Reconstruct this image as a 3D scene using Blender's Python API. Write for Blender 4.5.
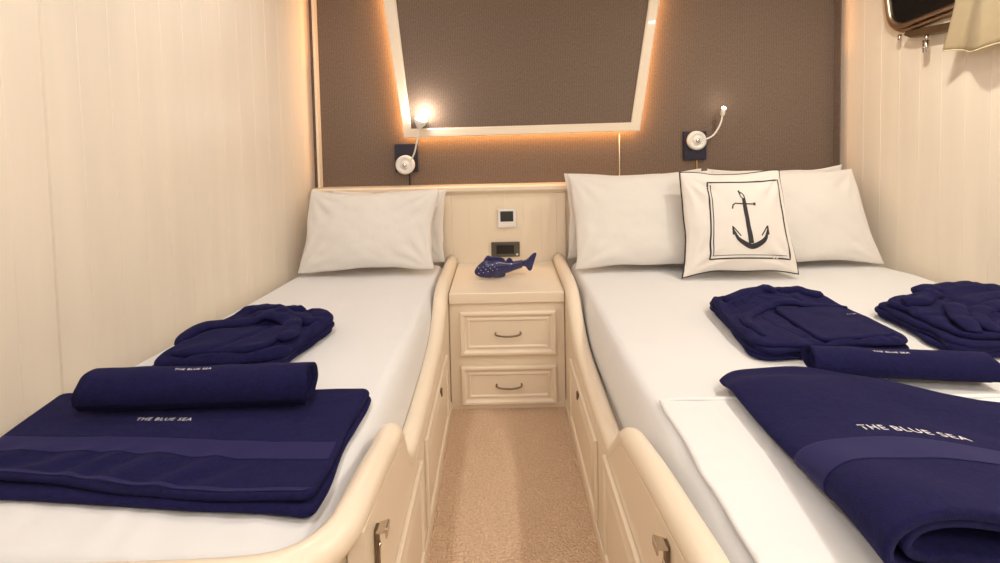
import bpy, bmesh, math, random
from mathutils import Vector, Matrix, noise
random.seed(7)
PI = math.pi
sc = bpy.context.scene
C = sc.collection
for o in list(bpy.data.objects):
    bpy.data.objects.remove(o)

# ------------------------------------------------------------------ camera
cam_d = bpy.data.cameras.new('camera'); cam = bpy.data.objects.new('camera', cam_d); C.objects.link(cam)
cam_d.sensor_fit = 'HORIZONTAL'; cam_d.sensor_width = 36; cam_d.lens = 18
cam_d.shift_y = -0.1308; cam_d.clip_start = 0.02; cam_d.clip_end = 50
_p, _r = math.radians(2.6), math.radians(1.2)
_f = Vector((0, math.cos(_p), -math.sin(_p))); _u0 = Vector((0, math.sin(_p), math.cos(_p))); _r0 = Vector((1, 0, 0))
_rt = _r0*math.cos(_r) - _u0*math.sin(_r); _up = _u0*math.cos(_r) + _r0*math.sin(_r)
M = Matrix(((_rt.x, _up.x, -_f.x, 0), (_rt.y, _up.y, -_f.y, 0), (_rt.z, _up.z, -_f.z, 1.26), (0, 0, 0, 1)))
cam.matrix_world = M
sc.camera = cam

# ------------------------------------------------------------------ world, exposure, lamps
w = bpy.data.worlds.new('world'); sc.world = w; w.use_nodes = True
w.node_tree.nodes['Background'].inputs[0].default_value = (0.01, 0.012, 0.02, 1)
w.node_tree.nodes['Background'].inputs[1].default_value = 0.3
vs = sc.view_settings
vs.view_transform = 'Standard'; vs.look = 'None'; vs.gamma = 1; vs.use_curve_mapping = False
vs.exposure = -0.45
WARM = (0.98, 0.98, 0.99)
WARMER = (1.0, 0.93, 0.82)
LED = (1.0, 0.52, 0.20)
CORNER = (1.0, 0.42, 0.10)
CEIL = 2.2

def area(name, loc, rot, sx, sy, power, col, shape='RECTANGLE', spread=180):
    l = bpy.data.lights.new(name, 'AREA'); l.shape = shape; l.size = sx
    if shape in ('RECTANGLE', 'ELLIPSE'): l.size_y = sy
    l.energy = power; l.color = col; l.spread = math.radians(spread)
    o = bpy.data.objects.new(name, l); C.objects.link(o); o.location = loc; o.rotation_euler = rot
    return o

# recessed ceiling downlights
for i, (x, y, pw) in enumerate([(-0.62, 1.85, 5), (-0.62, 0.75, 9), (1.42, 1.75, 14), (1.42, 0.75, 16)]):
    area('downlight', (x, y, CEIL-0.012), (0, 0, 0), 0.09, 0.09, pw, WARM if x < 0 else WARMER, 'DISK')
# added fill lights behind the camera, unseen, to brighten the walls
for (x, y, pw) in [(0.1, -0.35, 17), (0.9, -0.35, 17)]:
    l = bpy.data.lights.new('fill_light', 'POINT'); l.energy = pw; l.color = WARM; l.shadow_soft_size = 0.09
    o = bpy.data.objects.new('fill_light', l); C.objects.link(o); o.location = (x, y, CEIL-0.28)
# warm LED tape standing behind the corner battens, washing the side walls
def corner_tape(x, nx, z0, z1, pw):
    l = bpy.data.lights.new('corner_tape', 'AREA'); l.shape = 'RECTANGLE'; l.size = z1-z0; l.size_y = 0.012; l.energy = pw; l.color = CORNER
    o = bpy.data.objects.new('corner_tape', l); C.objects.link(o)
    n = Vector((nx, -0.9, 0)).normalized(); zz = Vector((0, 0, 1)); y_ = (-n).cross(zz)
    o.matrix_world = Matrix(((zz.x, y_.x, -n.x, x), (zz.y, y_.y, -n.y, 2.715), (zz.z, y_.z, -n.z, (z0+z1)/2), (0, 0, 0, 1)))
for z0, z1, pw in ((1.62, 2.17, 0.26), (1.02, 1.61, 0.10)):
    corner_tape(-0.9895, -0.25, z0, z1, pw)
    corner_tape(1.8365, 0.25, z0, z1, pw)

# ------------------------------------------------------------------ materials
def mat(name, col, rough=0.6, metal=0.0, bump=None, var=None, sheen=0, spec=0.5, emit=None, coat=0):
    m = bpy.data.materials.new(name); m.use_nodes = True
    nt = m.node_tree; b = nt.nodes['Principled BSDF']
    b.inputs['Base Color'].default_value = (*col, 1); b.inputs['Roughness'].default_value = rough
    b.inputs['Metallic'].default_value = metal; b.inputs['Specular IOR Level'].default_value = spec
    b.inputs['Coat Weight'].default_value = coat
    if sheen:
        b.inputs['Sheen Weight'].default_value = sheen; b.inputs['Sheen Roughness'].default_value = 0.5
        b.inputs['Sheen Tint'].default_value = (min(1, col[0]*6+.1), min(1, col[1]*6+.1), min(1, col[2]*6+.1), 1)
    if emit:
        b.inputs['Emission Color'].default_value = (*emit[0], 1); b.inputs['Emission Strength'].default_value = emit[1]
    if var or bump:
        tc = nt.nodes.new('ShaderNodeTexCoord')
    if var:      # (scale xyz, detail, darker factor)
        mp = nt.nodes.new('ShaderNodeMapping'); mp.inputs['Scale'].default_value = var[0]
        nz = nt.nodes.new('ShaderNodeTexNoise'); nz.inputs['Scale'].default_value = 1; nz.inputs['Detail'].default_value = 4
        rp = nt.nodes.new('ShaderNodeValToRGB')
        rp.color_ramp.elements[0].position = 0.35; rp.color_ramp.elements[1].position = 0.65
        d = var[1]
        rp.color_ramp.elements[0].color = (col[0]*d, col[1]*d, col[2]*d, 1)
        rp.color_ramp.elements[1].color = (min(1, col[0]*(2-d)), min(1, col[1]*(2-d)), min(1, col[2]*(2-d)), 1)
        nt.links.new(tc.outputs['Object'], mp.inputs[0]); nt.links.new(mp.outputs[0], nz.inputs['Vector'])
        nt.links.new(nz.outputs[0], rp.inputs[0]); nt.links.new(rp.outputs[0], b.inputs['Base Color'])
    if bump:     # list of (scale xyz, strength, distance)
        prev = None
        for (s, st, di) in bump:
            mp = nt.nodes.new('ShaderNodeMapping'); mp.inputs['Scale'].default_value = s
            nz = nt.nodes.new('ShaderNodeTexNoise'); nz.inputs['Scale'].default_value = 1; nz.inputs['Detail'].default_value = 3
            bp = nt.nodes.new('ShaderNodeBump'); bp.inputs['Strength'].default_value = st; bp.inputs['Distance'].default_value = di
            nt.links.new(tc.outputs['Object'], mp.inputs[0]); nt.links.new(mp.outputs[0], nz.inputs['Vector'])
            nt.links.new(nz.outputs[0], bp.inputs['Height'])
            if prev: nt.links.new(prev.outputs[0], bp.inputs['Normal'])
            nt.links.new(bp.outputs[0], b.inputs['Normal']); prev = bp
    return m

MT = {}
MT['cream'] = mat('cream_lacquer', (0.85, 0.72, 0.56), 0.32, coat=0.15, bump=[((6, 6, 6), 0.04, 0.01)])
MT['wall'] = mat('cream_wall_board', (0.84, 0.735, 0.60), 0.38, var=((9, 9, 0.8), 0.965), bump=[((10, 10, 1), 0.04, 0.01)])
MT['ceiling'] = mat('ceiling_white', (0.86, 0.81, 0.74), 0.6)
MT['sheet'] = mat('white_cotton', (0.79, 0.775, 0.765), 0.8, sheen=0.15, bump=[((900, 900, 900), 0.12, 0.0006), ((14, 9, 14), 0.12, 0.012)])
MT['pillow'] = mat('pillowcase_cotton', (0.765, 0.725, 0.675), 0.8, sheen=0.15, bump=[((900, 900, 900), 0.12, 0.0006), ((16, 22, 13), 0.25, 0.012)])
MT['cushion'] = mat('cushion_canvas', (0.82, 0.76, 0.70), 0.85, bump=[((700, 700, 700), 0.2, 0.0008), ((12, 12, 12), 0.2, 0.01)])
MT['ink'] = mat('black_print', (0.025, 0.022, 0.028), 0.7)
MT['terry'] = mat('navy_terry', (0.0078, 0.0068, 0.050), 0.95, sheen=0.10, spec=0.2, var=((90, 90, 90), 0.8),
                  bump=[((420, 420, 420), 0.75, 0.003), ((30, 30, 30), 0.25, 0.01)])
MT['terry_flat'] = mat('navy_flat_weave', (0.015, 0.0128, 0.072), 0.8, sheen=0.12, spec=0.25, bump=[((50, 700, 50), 0.2, 0.001)])
MT['thread'] = mat('white_thread', (0.75, 0.72, 0.74), 0.7)
MT['navy_wood'] = mat('navy_plate', (0.012, 0.012, 0.035), 0.4)
MT['white_plastic'] = mat('white_plastic', (0.82, 0.79, 0.74), 0.3)
MT['screen'] = mat('dark_display', (0.03, 0.035, 0.035), 0.2)
MT['outlet'] = mat('grey_outlet_plate', (0.12, 0.11, 0.09), 0.35, metal=0.4)
MT['black'] = mat('black_plastic', (0.012, 0.011, 0.01), 0.35)
MT['chrome'] = mat('chrome', (0.62, 0.56, 0.5), 0.18, metal=1.0)
MT['pewter'] = mat('dark_pewter', (0.22, 0.17, 0.12), 0.35, metal=1.0)
MT['brass'] = mat('brushed_bronze', (0.42, 0.31, 0.23), 0.32, metal=1.0)
MT['gold'] = mat('gold_cord', (0.55, 0.34, 0.10), 0.5)
MT['glass'] = mat('night_glass', (0.006, 0.005, 0.005), 0.05)
MT['curtain'] = mat('cream_curtain_linen', (0.68, 0.56, 0.36), 0.9, sheen=0.2, bump=[((300, 300, 40), 0.3, 0.002), ((20, 20, 60), 0.2, 0.008)])
MT['ceramic'] = mat('blue_glazed_ceramic', (0.010, 0.010, 0.085), 0.25, coat=0.4, var=((60, 60, 60), 0.6), bump=[((80, 80, 80), 0.25, 0.004)])
MT['led_on'] = mat('lit_lamp_lens', (1, 0.9, 0.75), 0.3, emit=((1.0, 0.80, 0.55), 90))
MT['led_small'] = mat('lit_small_lens', (1, 0.9, 0.75), 0.3, emit=((1.0, 0.78, 0.48), 40))

def carpet_mat():
    m = bpy.data.materials.new('beige_loop_carpet'); m.use_nodes = True; nt = m.node_tree; b = nt.nodes['Principled BSDF']
    b.inputs['Roughness'].default_value = 1; b.inputs['Specular IOR Level'].default_value = 0.1
    tc = nt.nodes.new('ShaderNodeTexCoord')
    v = nt.nodes.new('ShaderNodeTexVoronoi'); v.inputs['Scale'].default_value = 150
    n = nt.nodes.new('ShaderNodeTexNoise'); n.inputs['Scale'].default_value = 130; n.inputs['Detail'].default_value = 4
    r = nt.nodes.new('ShaderNodeValToRGB'); r.color_ramp.elements[0].position = 0.3; r.color_ramp.elements[1].position = 0.7
    r.color_ramp.elements[0].color = (0.68, 0.46, 0.30, 1); r.color_ramp.elements[1].color = (0.84, 0.61, 0.43, 1)
    bp = nt.nodes.new('ShaderNodeBump'); bp.inputs['Strength'].default_value = 0.9; bp.inputs['Distance'].default_value = 0.008; bp.invert = True
    L = nt.links.new
    L(tc.outputs['Object'], v.inputs['Vector']); L(tc.outputs['Object'], n.inputs['Vector'])
    L(n.outputs[0], r.inputs[0]); L(r.outputs[0], b.inputs['Base Color'])
    L(v.outputs['Distance'], bp.inputs['Height']); L(bp.outputs[0], b.inputs['Normal'])
    return m
MT['carpet'] = carpet_mat()

def fabric_mat(name, c0, c1):
    m = bpy.data.materials.new(name); m.use_nodes = True; nt = m.node_tree; b = nt.nodes['Principled BSDF']
    b.inputs['Roughness'].default_value = 0.75; b.inputs['Sheen Weight'].default_value = 0.15; b.inputs['Specular IOR Level'].default_value = 0.3
    tc = nt.nodes.new('ShaderNodeTexCoord'); L = nt.links.new
    mp = nt.nodes.new('ShaderNodeMapping'); mp.inputs['Scale'].default_value = (250, 250, 90)
    n = nt.nodes.new('ShaderNodeTexNoise'); n.inputs['Scale'].default_value = 1; n.inputs['Detail'].default_value = 3
    w_ = nt.nodes.new('ShaderNodeTexWave'); w_.inputs['Scale'].default_value = 34; w_.inputs['Distortion'].default_value = 1.5; w_.bands_direction = 'X'
    w_.inputs['Detail'].default_value = 2
    mx = nt.nodes.new('ShaderNodeMath'); mx.operation = 'MULTIPLY_ADD'; mx.inputs[1].default_value = 0.22
    r = nt.nodes.new('ShaderNodeValToRGB'); r.color_ramp.elements[0].position = 0.40; r.color_ramp.elements[1].position = 0.85
    r.color_ramp.elements[0].color = (*c0, 1); r.color_ramp.elements[1].color = (*c1, 1)
    bp = nt.nodes.new('ShaderNodeBump'); bp.inputs['Strength'].default_value = 0.35; bp.inputs['Distance'].default_value = 0.003
    L(tc.outputs['Object'], mp.inputs[0]); L(mp.outputs[0], n.inputs['Vector']); L(tc.outputs['Object'], w_.inputs['Vector'])
    L(w_.outputs['Fac'], mx.inputs[0]); L(n.outputs[0], mx.inputs[2])
    L(mx.outputs[0], r.inputs[0]); L(r.outputs[0], b.inputs['Base Color']); L(mx.outputs[0], bp.inputs['Height']); L(bp.outputs[0], b.inputs['Normal'])
    return m
MT['fabric'] = fabric_mat('taupe_woven_wallcovering', (0.118, 0.080, 0.058), (0.232, 0.163, 0.119))

# ------------------------------------------------------------------ helpers
def link(name, me, m, parent=None, smooth=False):
    if m is not None: me.materials.append(m)
    if smooth:
        for p in me.polygons: p.use_smooth = True
    o = bpy.data.objects.new(name, me); C.objects.link(o)
    if parent: o.parent = parent
    return o

def obj(name, bm, m, parent=None, smooth=False, bevel=0, seg=2):
    bmesh.ops.recalc_face_normals(bm, faces=bm.faces[:])
    me = bpy.data.meshes.new(name); bm.to_mesh(me); bm.free()
    o = link(name, me, m, parent, smooth)
    if bevel:
        md = o.modifiers.new('bevel', 'BEVEL'); md.width = bevel; md.segments = seg; md.limit_method = 'ANGLE'; md.angle_limit = math.radians(40)
        for p in me.polygons: p.use_smooth = True
        wn = o.modifiers.new('wn', 'WEIGHTED_NORMAL'); wn.keep_sharp = False
    return o

def thing(name, label, cat, loc=(0, 0, 0), group=None):
    o = bpy.data.objects.new(name, None); C.objects.link(o); o.empty_display_size = 0.05
    o['label'] = label; o['category'] = cat
    if group: o['group'] = group
    o.location = loc
    return o

def settle(root):
    """parts were built in world space: keep them there under a root that sits at the thing's base"""
    inv = Matrix.Translation(-root.location)
    for ch in root.children:
        ch.data.transform(inv) if ch.data.users == 1 else None
        for g in ch.children: g.data.transform(inv)

def tag(o, label, cat, group=None):
    o['label'] = label; o['category'] = cat
    if group: o['group'] = group
    return o

def struct(o): o['kind'] = 'structure'; return o

def box(bm, x0, x1, y0, y1, z0, z1):
    v = [bm.verts.new(p) for p in ((x0, y0, z0), (x1, y0, z0), (x1, y1, z0), (x0, y1, z0), (x0, y0, z1), (x1, y0, z1), (x1, y1, z1), (x0, y1, z1))]
    for f in ((0, 3, 2, 1), (4, 5, 6, 7), (0, 1, 5, 4), (1, 2, 6, 5), (2, 3, 7, 6), (3, 0, 4, 7)): bm.faces.new([v[i] for i in f])

def bx(*a):
    bm = bmesh.new(); box(bm, *a); return bm

def prism(bm, pts, ext):
    """closed polygon pts (3D) extruded by the vector ext"""
    a = [bm.verts.new(p) for p in pts]; e = Vector(ext); b = [bm.verts.new(Vector(p)+e) for p in pts]
    n = len(pts); bm.faces.new(a); bm.faces.new(b[::-1])
    for i in range(n): bm.faces.new((a[i], b[i], b[(i+1) % n], a[(i+1) % n]))

def smooth_path(pts, n=8, closed=False):
    pts = [Vector(p) for p in pts]; out = []; N = len(pts)
    rng = N if closed else N-1
    for i in range(rng):
        if closed: p0, p1, p2, p3 = pts[i-1], pts[i], pts[(i+1) % N], pts[(i+2) % N]
        else: p0, p1, p2, p3 = pts[max(0, i-1)], pts[i], pts[i+1], pts[min(N-1, i+2)]
        for k in range(n):
            t = k/n
            out.append(0.5*((2*p1)+(-p0+p2)*t+(2*p0-5*p1+4*p2-p3)*t*t+(-p0+3*p1-3*p2+p3)*t**3))
    if not closed: out.append(pts[-1])
    return out

def tube(bm, path, rad, seg=12, up=None, flat=1.0, closed=False, caps=True):
    """tube along path; rad number or function(t); flat scales the section along 'up'"""
    path = [Vector(p) for p in path]; N = len(path); rings = []; prev = None
    for i, p in enumerate(path):
        if closed: t = (path[(i+1) % N]-path[i-1])
        else: t = path[min(N-1, i+1)]-path[max(0, i-1)]
        t.normalize()
        if up is not None:
            n = Vector(up); n = n - t*n.dot(t)
        elif prev is None:
            n = Vector((0, 0, 1)) if abs(t.z) < 0.9 else Vector((1, 0, 0)); n = n - t*n.dot(t)
        else: n = prev - t*prev.dot(t)
        n.normalize(); prev = n; s = t.cross(n)
        r = rad(i/(N-1)) if callable(rad) else rad
        rings.append([bm.verts.new(p + s*(math.cos(a)*r) + n*(math.sin(a)*r*flat)) for a in [2*PI*k/seg for k in range(seg)]])
    M_ = N if closed else N-1
    for i in range(M_):
        A, B = rings[i], rings[(i+1) % N]
        for k in range(seg): bm.faces.new((A[k], A[(k+1) % seg], B[(k+1) % seg], B[k]))
    if caps and not closed:
        bm.faces.new(rings[0][::-1]); bm.faces.new(rings[-1])

def lathe(bm, prof, origin, axis, seg=24):
    """prof: list of (r, h) turned about axis"""
    ax = Vector(axis).normalized(); s = ax.orthogonal().normalized(); t = ax.cross(s); O = Vector(origin); rings = []
    for r, h in prof:
        if r < 1e-6: rings.append([bm.verts.new(O+ax*h)])
        else: rings.append([bm.verts.new(O+ax*h+(s*math.cos(2*PI*k/seg)+t*math.sin(2*PI*k/seg))*r) for k in range(seg)])
    for A, B in zip(rings, rings[1:]):
        for k in range(seg):
            a, b = A[k % len(A)], A[(k+1) % len(A)]; c, d = B[(k+1) % len(B)], B[k % len(B)]
            vs_ = []
            for v in (a, b, c, d):
                if v not in vs_: vs_.append(v)
            if len(vs_) > 2: bm.faces.new(vs_)

def ring_panel(bm, O, U, V, N, w_, h_, prof):
    """raised-and-fielded panel: nested rectangles (inset, height) on the plane O,U,V, closed at the back"""
    O, U, V, N = Vector(O), Vector(U), Vector(V), Vector(N); rings = []
    for ins, hh in prof:
        rings.append([bm.verts.new(O+U*a+V*b+N*hh) for a, b in ((ins, ins), (w_-ins, ins), (w_-ins, h_-ins), (ins, h_-ins))])
    bm.faces.new(rings[0])
    for A, B in zip(rings, rings[1:]):
        for k in range(4): bm.faces.new((A[k], A[(k+1) % 4], B[(k+1) % 4], B[k]))
    bm.faces.new(rings[-1])

def nz(x, y, z=0.0): return noise.noise(Vector((x, y, z)))
def sstep(a, b, x):
    t = max(0., min(1., (x-a)/(b-a))); return t*t*(3-2*t)
def gauss(x, s): return math.exp(-(x/s)**2)
def segdist(u, v, a, b):
    ax, ay = a; bx_, by = b; dx, dy = bx_-ax, by-ay
    t = max(0, min(1, ((u-ax)*dx+(v-ay)*dy)/(dx*dx+dy*dy)))
    return math.hypot(u-ax-dx*t, v-ay-dy*t), t

class Pad:
    """a soft slab over a four-cornered outline (front-left, front-right, back-right, back-left);
    thick, rounded edges (re), rounded corners (rc); top(u,v) adds height, plan(u,v) shifts the outline"""
    def __init__(s, corners, thick, re, rc=0.02, belly=0.4, top=None, plan=None, nu=60, nv=60, base=None, bottom=None):
        s.c = [Vector(p) for p in corners]; s.th = thick; s.re = re; s.rc = rc; s.belly = belly; s.topf = top; s.plan = plan
        s.nu, s.nv = nu, nv; s.basef = base
        s.Lu = ((s.c[1]-s.c[0]).length+(s.c[2]-s.c[3]).length)/2; s.Lv = ((s.c[3]-s.c[0]).length+(s.c[2]-s.c[1]).length)/2
        s.N = (s.c[1]-s.c[0]).cross(s.c[3]-s.c[0]).normalized()
    def _map(s, u, v):
        du = min(u, 1-u)*s.Lu; dv = min(v, 1-v)*s.Lv; rc = s.rc; d = min(du, dv)
        if du < rc and dv < rc:
            a, b = rc-du, rc-dv; h = math.hypot(a, b)
            if h > 0:
                k = max(a, b)/h; a *= k; b *= k
                du2, dv2 = rc-a, rc-b; d = rc-math.hypot(a, b)
                u = du2/s.Lu if u < .5 else 1-du2/s.Lu
                v = dv2/s.Lv if v < .5 else 1-dv2/s.Lv
        P = s.c[0]*(1-u)*(1-v)+s.c[1]*u*(1-v)+s.c[2]*u*v+s.c[3]*(1-u)*v
        if s.plan: P = P + Vector(s.plan(u, v))
        if s.basef: P = P + s.N*s.basef(u, v)
        return P, max(0, d), u, v
    def at(s, u, v, off=0.0):
        P, d, u2, v2 = s._map(u, v)
        q = min(1, d/s.re); rise = math.sqrt(max(0, 1-(1-q)**2))
        h = s.th*s.belly + s.th*(1-s.belly)*rise
        if s.topf: h += s.topf(u2, v2)*sstep(0, 1, min(1, d/s.re))
        return P+s.N*(h+off)
    def under(s, u, v):
        P, d, u2, v2 = s._map(u, v)
        q = min(1, d/(s.re*.7)); rise = math.sqrt(max(0, 1-(1-q)**2))
        return P+s.N*(s.th*s.belly*(1-rise))
    def _axis(s, n, L):
        e = min(.25, s.re/L); k = 7
        a = [e*(1-math.cos(PI/2*i/k)) for i in range(k)]
        m = [e+(1-2*e)*i/n for i in range(n+1)]
        return a+m+[1-x for x in reversed(a)]
    def bm(s):
        us, vs_ = s._axis(s.nu, s.Lu), s._axis(s.nv, s.Lv); b = bmesh.new()
        T = [[b.verts.new(s.at(u, v)) for v in vs_] for u in us]
        nu, nv = len(us), len(vs_)
        B = [[(T[i][j] if i in (0, nu-1) or j in (0, nv-1) else b.verts.new(s.under(us[i], vs_[j]))) for j in range(nv)] for i in range(nu)]
        for i in range(nu-1):
            for j in range(nv-1):
                b.faces.new((T[i][j], T[i+1][j], T[i+1][j+1], T[i][j+1]))
                q = (B[i][j], B[i][j+1], B[i+1][j+1], B[i+1][j])
                if len({x for x in q}) == 4:
                    try: b.faces.new(q)
                    except ValueError: pass
        return b

def strip_on(surf, path, width, off=0.0015, n=24, lift=0.0015, side=24):
    """a thin band with thickness lying on surf(u,v,off) along the uv path (list of uv); width in uv normal direction given per axis"""
    b = bmesh.new(); rows = []
    for (u, v, wu, wv) in path:
        rows.append([[b.verts.new(surf(u-wu/2+wu*k/side, v-wv/2+wv*k/side, o)) for k in range(side+1)] for o in (off+lift, off-0.001)])
    for A, B in zip(rows, rows[1:]):
        for k in range(side):
            b.faces.new((A[0][k], A[0][k+1], B[0][k+1], B[0][k])); b.faces.new((A[1][k], B[1][k], B[1][k+1], A[1][k+1]))
        for k in (0, side): b.faces.new((A[0][k], B[0][k], B[1][k], A[1][k]))
    for R in (rows[0], rows[-1]):
        for k in range(side): b.faces.new((R[0][k], R[1][k], R[1][k+1], R[0][k+1]))
    return b

def text_on(body, surf, u0, v0, du, dv_, size_u, size_v, name, parent, off=0.002):
    """embroidered lettering: text mesh laid on a surface; (du,dv) unit uv direction of the line of text"""
    cu = bpy.data.curves.new('t', 'FONT'); cu.body = body; cu.size = 1; cu.align_x = 'CENTER'; cu.offset = 0.012; cu.space_character = 1.15
    cu.resolution_u = 3
    to = bpy.data.objects.new('t', cu); C.objects.link(to)
    dg = bpy.context.evaluated_depsgraph_get(); me = bpy.data.meshes.new_from_object(to.evaluated_get(dg))
    bpy.data.objects.remove(to)
    b = bmesh.new(); b.from_mesh(me); bpy.data.meshes.remove(me)
    bmesh.ops.triangulate(b, faces=b.faces[:])
    bmesh.ops.subdivide_edges(b, edges=[e for e in b.edges if e.calc_length() > .15], cuts=1, use_grid_fill=False)
    xs = [v.co.x for v in b.verts]; wd = max(xs)-min(xs)
    for v in b.verts:
        a, c = v.co.x/wd*size_u, v.co.y*size_v
        v.co = surf(u0+du*a-dv_*c, v0+dv_*a+du*c, off)
    bmesh.ops.recalc_face_normals(b, faces=b.faces[:])
    return obj(name, b, MT['thread'], parent)

def sheet(bm, prof, t, y0, y1, ny, fn=None, axis='y'):
    """thick cloth: polyline prof [(a,z)] with thickness t swept along the other axis, fn displaces"""
    P = [Vector((p[0], p[1])) for p in prof]; N = len(P); off = []
    for i in range(N):
        d = P[min(N-1, i+1)]-P[max(0, i-1)]; d.normalize(); n = Vector((-d.y, d.x)); off.append(n)
    A = [P[i]+off[i]*t/2 for i in range(N)]; B = [P[i]-off[i]*t/2 for i in range(N)]
    d0 = (P[0]-P[1]).normalized()*t/2; d1 = (P[-1]-P[-2]).normalized()*t/2
    loop = A+[P[-1]+off[-1]*t*.3+d1*.8, P[-1]-off[-1]*t*.3+d1*.8]+B[::-1]+[P[0]-off[0]*t*.3+d0*.8, P[0]+off[0]*t*.3+d0*.8]
    rows = []
    for j in range(ny+1):
        y = y0+(y1-y0)*j/ny
        r = []
        for q in loop:
            p = Vector((q.x, y, q.y)) if axis == 'y' else Vector((y, q.x, q.y))
            if fn: p = fn(p)
            r.append(bm.verts.new(p))
        rows.append(r)
    L = len(loop)
    for R, S in zip(rows, rows[1:]):
        for k in range(L): bm.faces.new((R[k], R[(k+1) % L], S[(k+1) % L], S[k]))
    for R in (rows[0], rows[-1]):
        # cap as quads between the two faces of the cloth
        for i in range(N-1): bm.faces.new((R[i], R[i+1], R[N+2+N-2-i], R[N+2+N-1-i]))
        bm.faces.new((R[N-1], R[N], R[N+1], R[N+2])); bm.faces.new((R[0], R[2*N+1], R[2*N+2], R[2*N+3]))

# ------------------------------------------------------------------ room shell
def wx_left(y): return -1.02-(2.74-y)*0.157
def wx_right(y): return 1.868+(2.74-y)*0.143

def board_wall(name, fx, side, y0, y1, z0, z1, pitch=0.098, phase=0.0, joint=()):
    """boards with V grooves; the front follows fx(y)"""
    bm = bmesh.new(); pts = []; y = y0
    g, dp = 0.0014, 0.0013
    ys = [(y0, 0)]
    k = math.ceil((y0-phase)/pitch)
    while phase+k*pitch < y1-0.01:
        c = phase+k*pitch
        gg, dd = (g, dp)
        if any(abs(c-j) < pitch/2 for j in joint): gg, dd = 0.004, 0.008
        if c-gg > y0: ys += [(c-gg, 0), (c, dd), (c+gg, 0)]
        k += 1
    ys.append((y1, 0))
    front = [(fx(a)+side*d, a) for a, d in ys]
    back = [(fx(a)+side*0.05, a) for a, d in (ys[-1], ys[0])]
    prism(bm, [(x, a, z0) for x, a in front+back], (0, 0, z1-z0))
    return struct(obj(name, bm, MT['wall']))
YF = -0.6
board_wall('wall_left', wx_left, -1, YF, 2.80, 0, CEIL, 0.098, 1.367, (1.367,))
board_wall('wall_right', wx_right, 1, YF, 2.80, 0, CEIL, 0.098, 1.42)
struct(obj('floor', bx(-1.7, 2.5, YF-.05, 2.85, -0.05, 0), MT['carpet']))
struct(obj('ceiling', bx(-1.7, 2.5, YF-.05, 2.85, CEIL, CEIL+.05), MT['ceiling']))
struct(obj('wall_front', bx(-1.7, 2.5, YF-.05, YF, 0, CEIL), MT['ceiling']))
struct(obj('wall_back', bx(-1.05, 1.90, 2.74, 2.80, 0, CEIL), MT['fabric']))
struct(obj('trim_1', bx(-0.988, -0.975, 2.690, 2.7395, 0.957, CEIL-.001), MT['cream'], bevel=0.003))
struct(obj('trim_2', bx(1.828, 1.835, 2.690, 2.7395, 0.957, CEIL-.001), MT['fabric'], bevel=0.002))

# ------------------------------------------------------------------ headboard panelling with its cap
hb = thing('headboard_panel', 'cream tongue-and-groove headboard panelling with rounded cap along the back wall', 'headboard', (0.4, 2.715, 0))
bm = bmesh.new(); ys = []
x0, x1 = -1.00, 1.862; front = [(x0, 2.69)]
k = 0; c = -0.96
while c < x1-.02:
    front += [(c-.0015, 2.69), (c, 2.6912), (c+.0015, 2.69)]; c += 0.098
front.append((x1, 2.69))
prism(bm, [(x, y, 0.0) for x, y in front+[(x1, 2.7395), (x0, 2.7395)]], (0, 0, 0.905))
obj('panel', bm, MT['cream'], hb)
capp = [(2.739, 0.9055), (2.682, 0.9055), (2.680, 0.914), (2.668, 0.917), (2.658, 0.927), (2.658, 0.946), (2.667, 0.954), (2.739, 0.956)]
bm = bmesh.new(); prism(bm, [(x0-.01, y, z) for y, z in capp], (x1-x0+.008, 0, 0)); obj('cap', bm, MT['cream'], hb, bevel=0.003)
for x in (-0.295, 0.322):
    obj('stile', bx(x-.025, x+.025, 2.676, 2.6895, 0.50, 0.905), MT['cream'], hb, bevel=0.004)
settle(hb)

# ------------------------------------------------------------------ backlit wall panel
wp = thing('backlit_wall_panel', 'large backlit trapezoid wall panel of taupe fabric in a cream frame', 'wall panel', (0.12, 2.70, 1.19))
YP = 2.668
kf = YP/2.74
def T4(l0, l1, zb, zt):   # outline with sides continued to the ceiling
    return l0
ob = [(-0.524*kf, 1.216), (0.769*kf, 1.228), (0.883*kf, 1.94), (-0.616*kf, 1.95)]
ib = [(-0.484*kf, 1.266), (0.722*kf, 1.276), (0.826*kf, 1.94), (-0.546*kf, 1.95)]
def ext(pl, z):
    (a, za), (b, zb), (c, zc), (d, zd) = pl
    return [(a, za), (b, zb), (b+(c-b)*(z-zb)/(zc-zb), z), (a+(d-a)*(z-za)/(zd-za), z)]
ZT = 2.17
sc_y = lambda z: 1.26+(z-1.26)*kf
ob = [(x, sc_y(z)) for x, z in ext(ob, ZT)]; ib = [(x, sc_y(z)) for x, z in ext(ib, ZT-.05)]
bm = bmesh.new(); prism(bm, [(x, YP+0.012, z) for x, z in ib], (0, 0.02, 0)); obj('fabric_field', bm, MT['fabric'], wp)
bm = bmesh.new()
rings = [[(x, YP+0.032, z) for x, z in ob], [(x, YP+.004, z) for x, z in ob]]
def inset(pl, q, t): return [(a[0]+(b[0]-a[0])*t, a[1]+(b[1]-a[1])*t) for a, b in zip(pl, q)]
for t, yy in ((0.10, 0.0), (0.85, 0.0), (1.0, 0.004), (1.0, 0.032)):
    rings.append([(x, YP+yy, z) for x, z in inset(ob, ib, t)])
R = [[bm.verts.new(p) for p in r] for r in rings]
for A, B in zip(R, R[1:]+R[:1]):
    for k in range(4): bm.faces.new((A[k], A[(k+1) % 4], B[(k+1) % 4], B[k]))
obj('frame', bm, MT['cream'], wp)
bm = bmesh.new()
cen = (0.12, 1.7)
spc = [(x+(cen[0]-x)*.16, z+(cen[1]-z)*.16) for x, z in ob]
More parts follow.
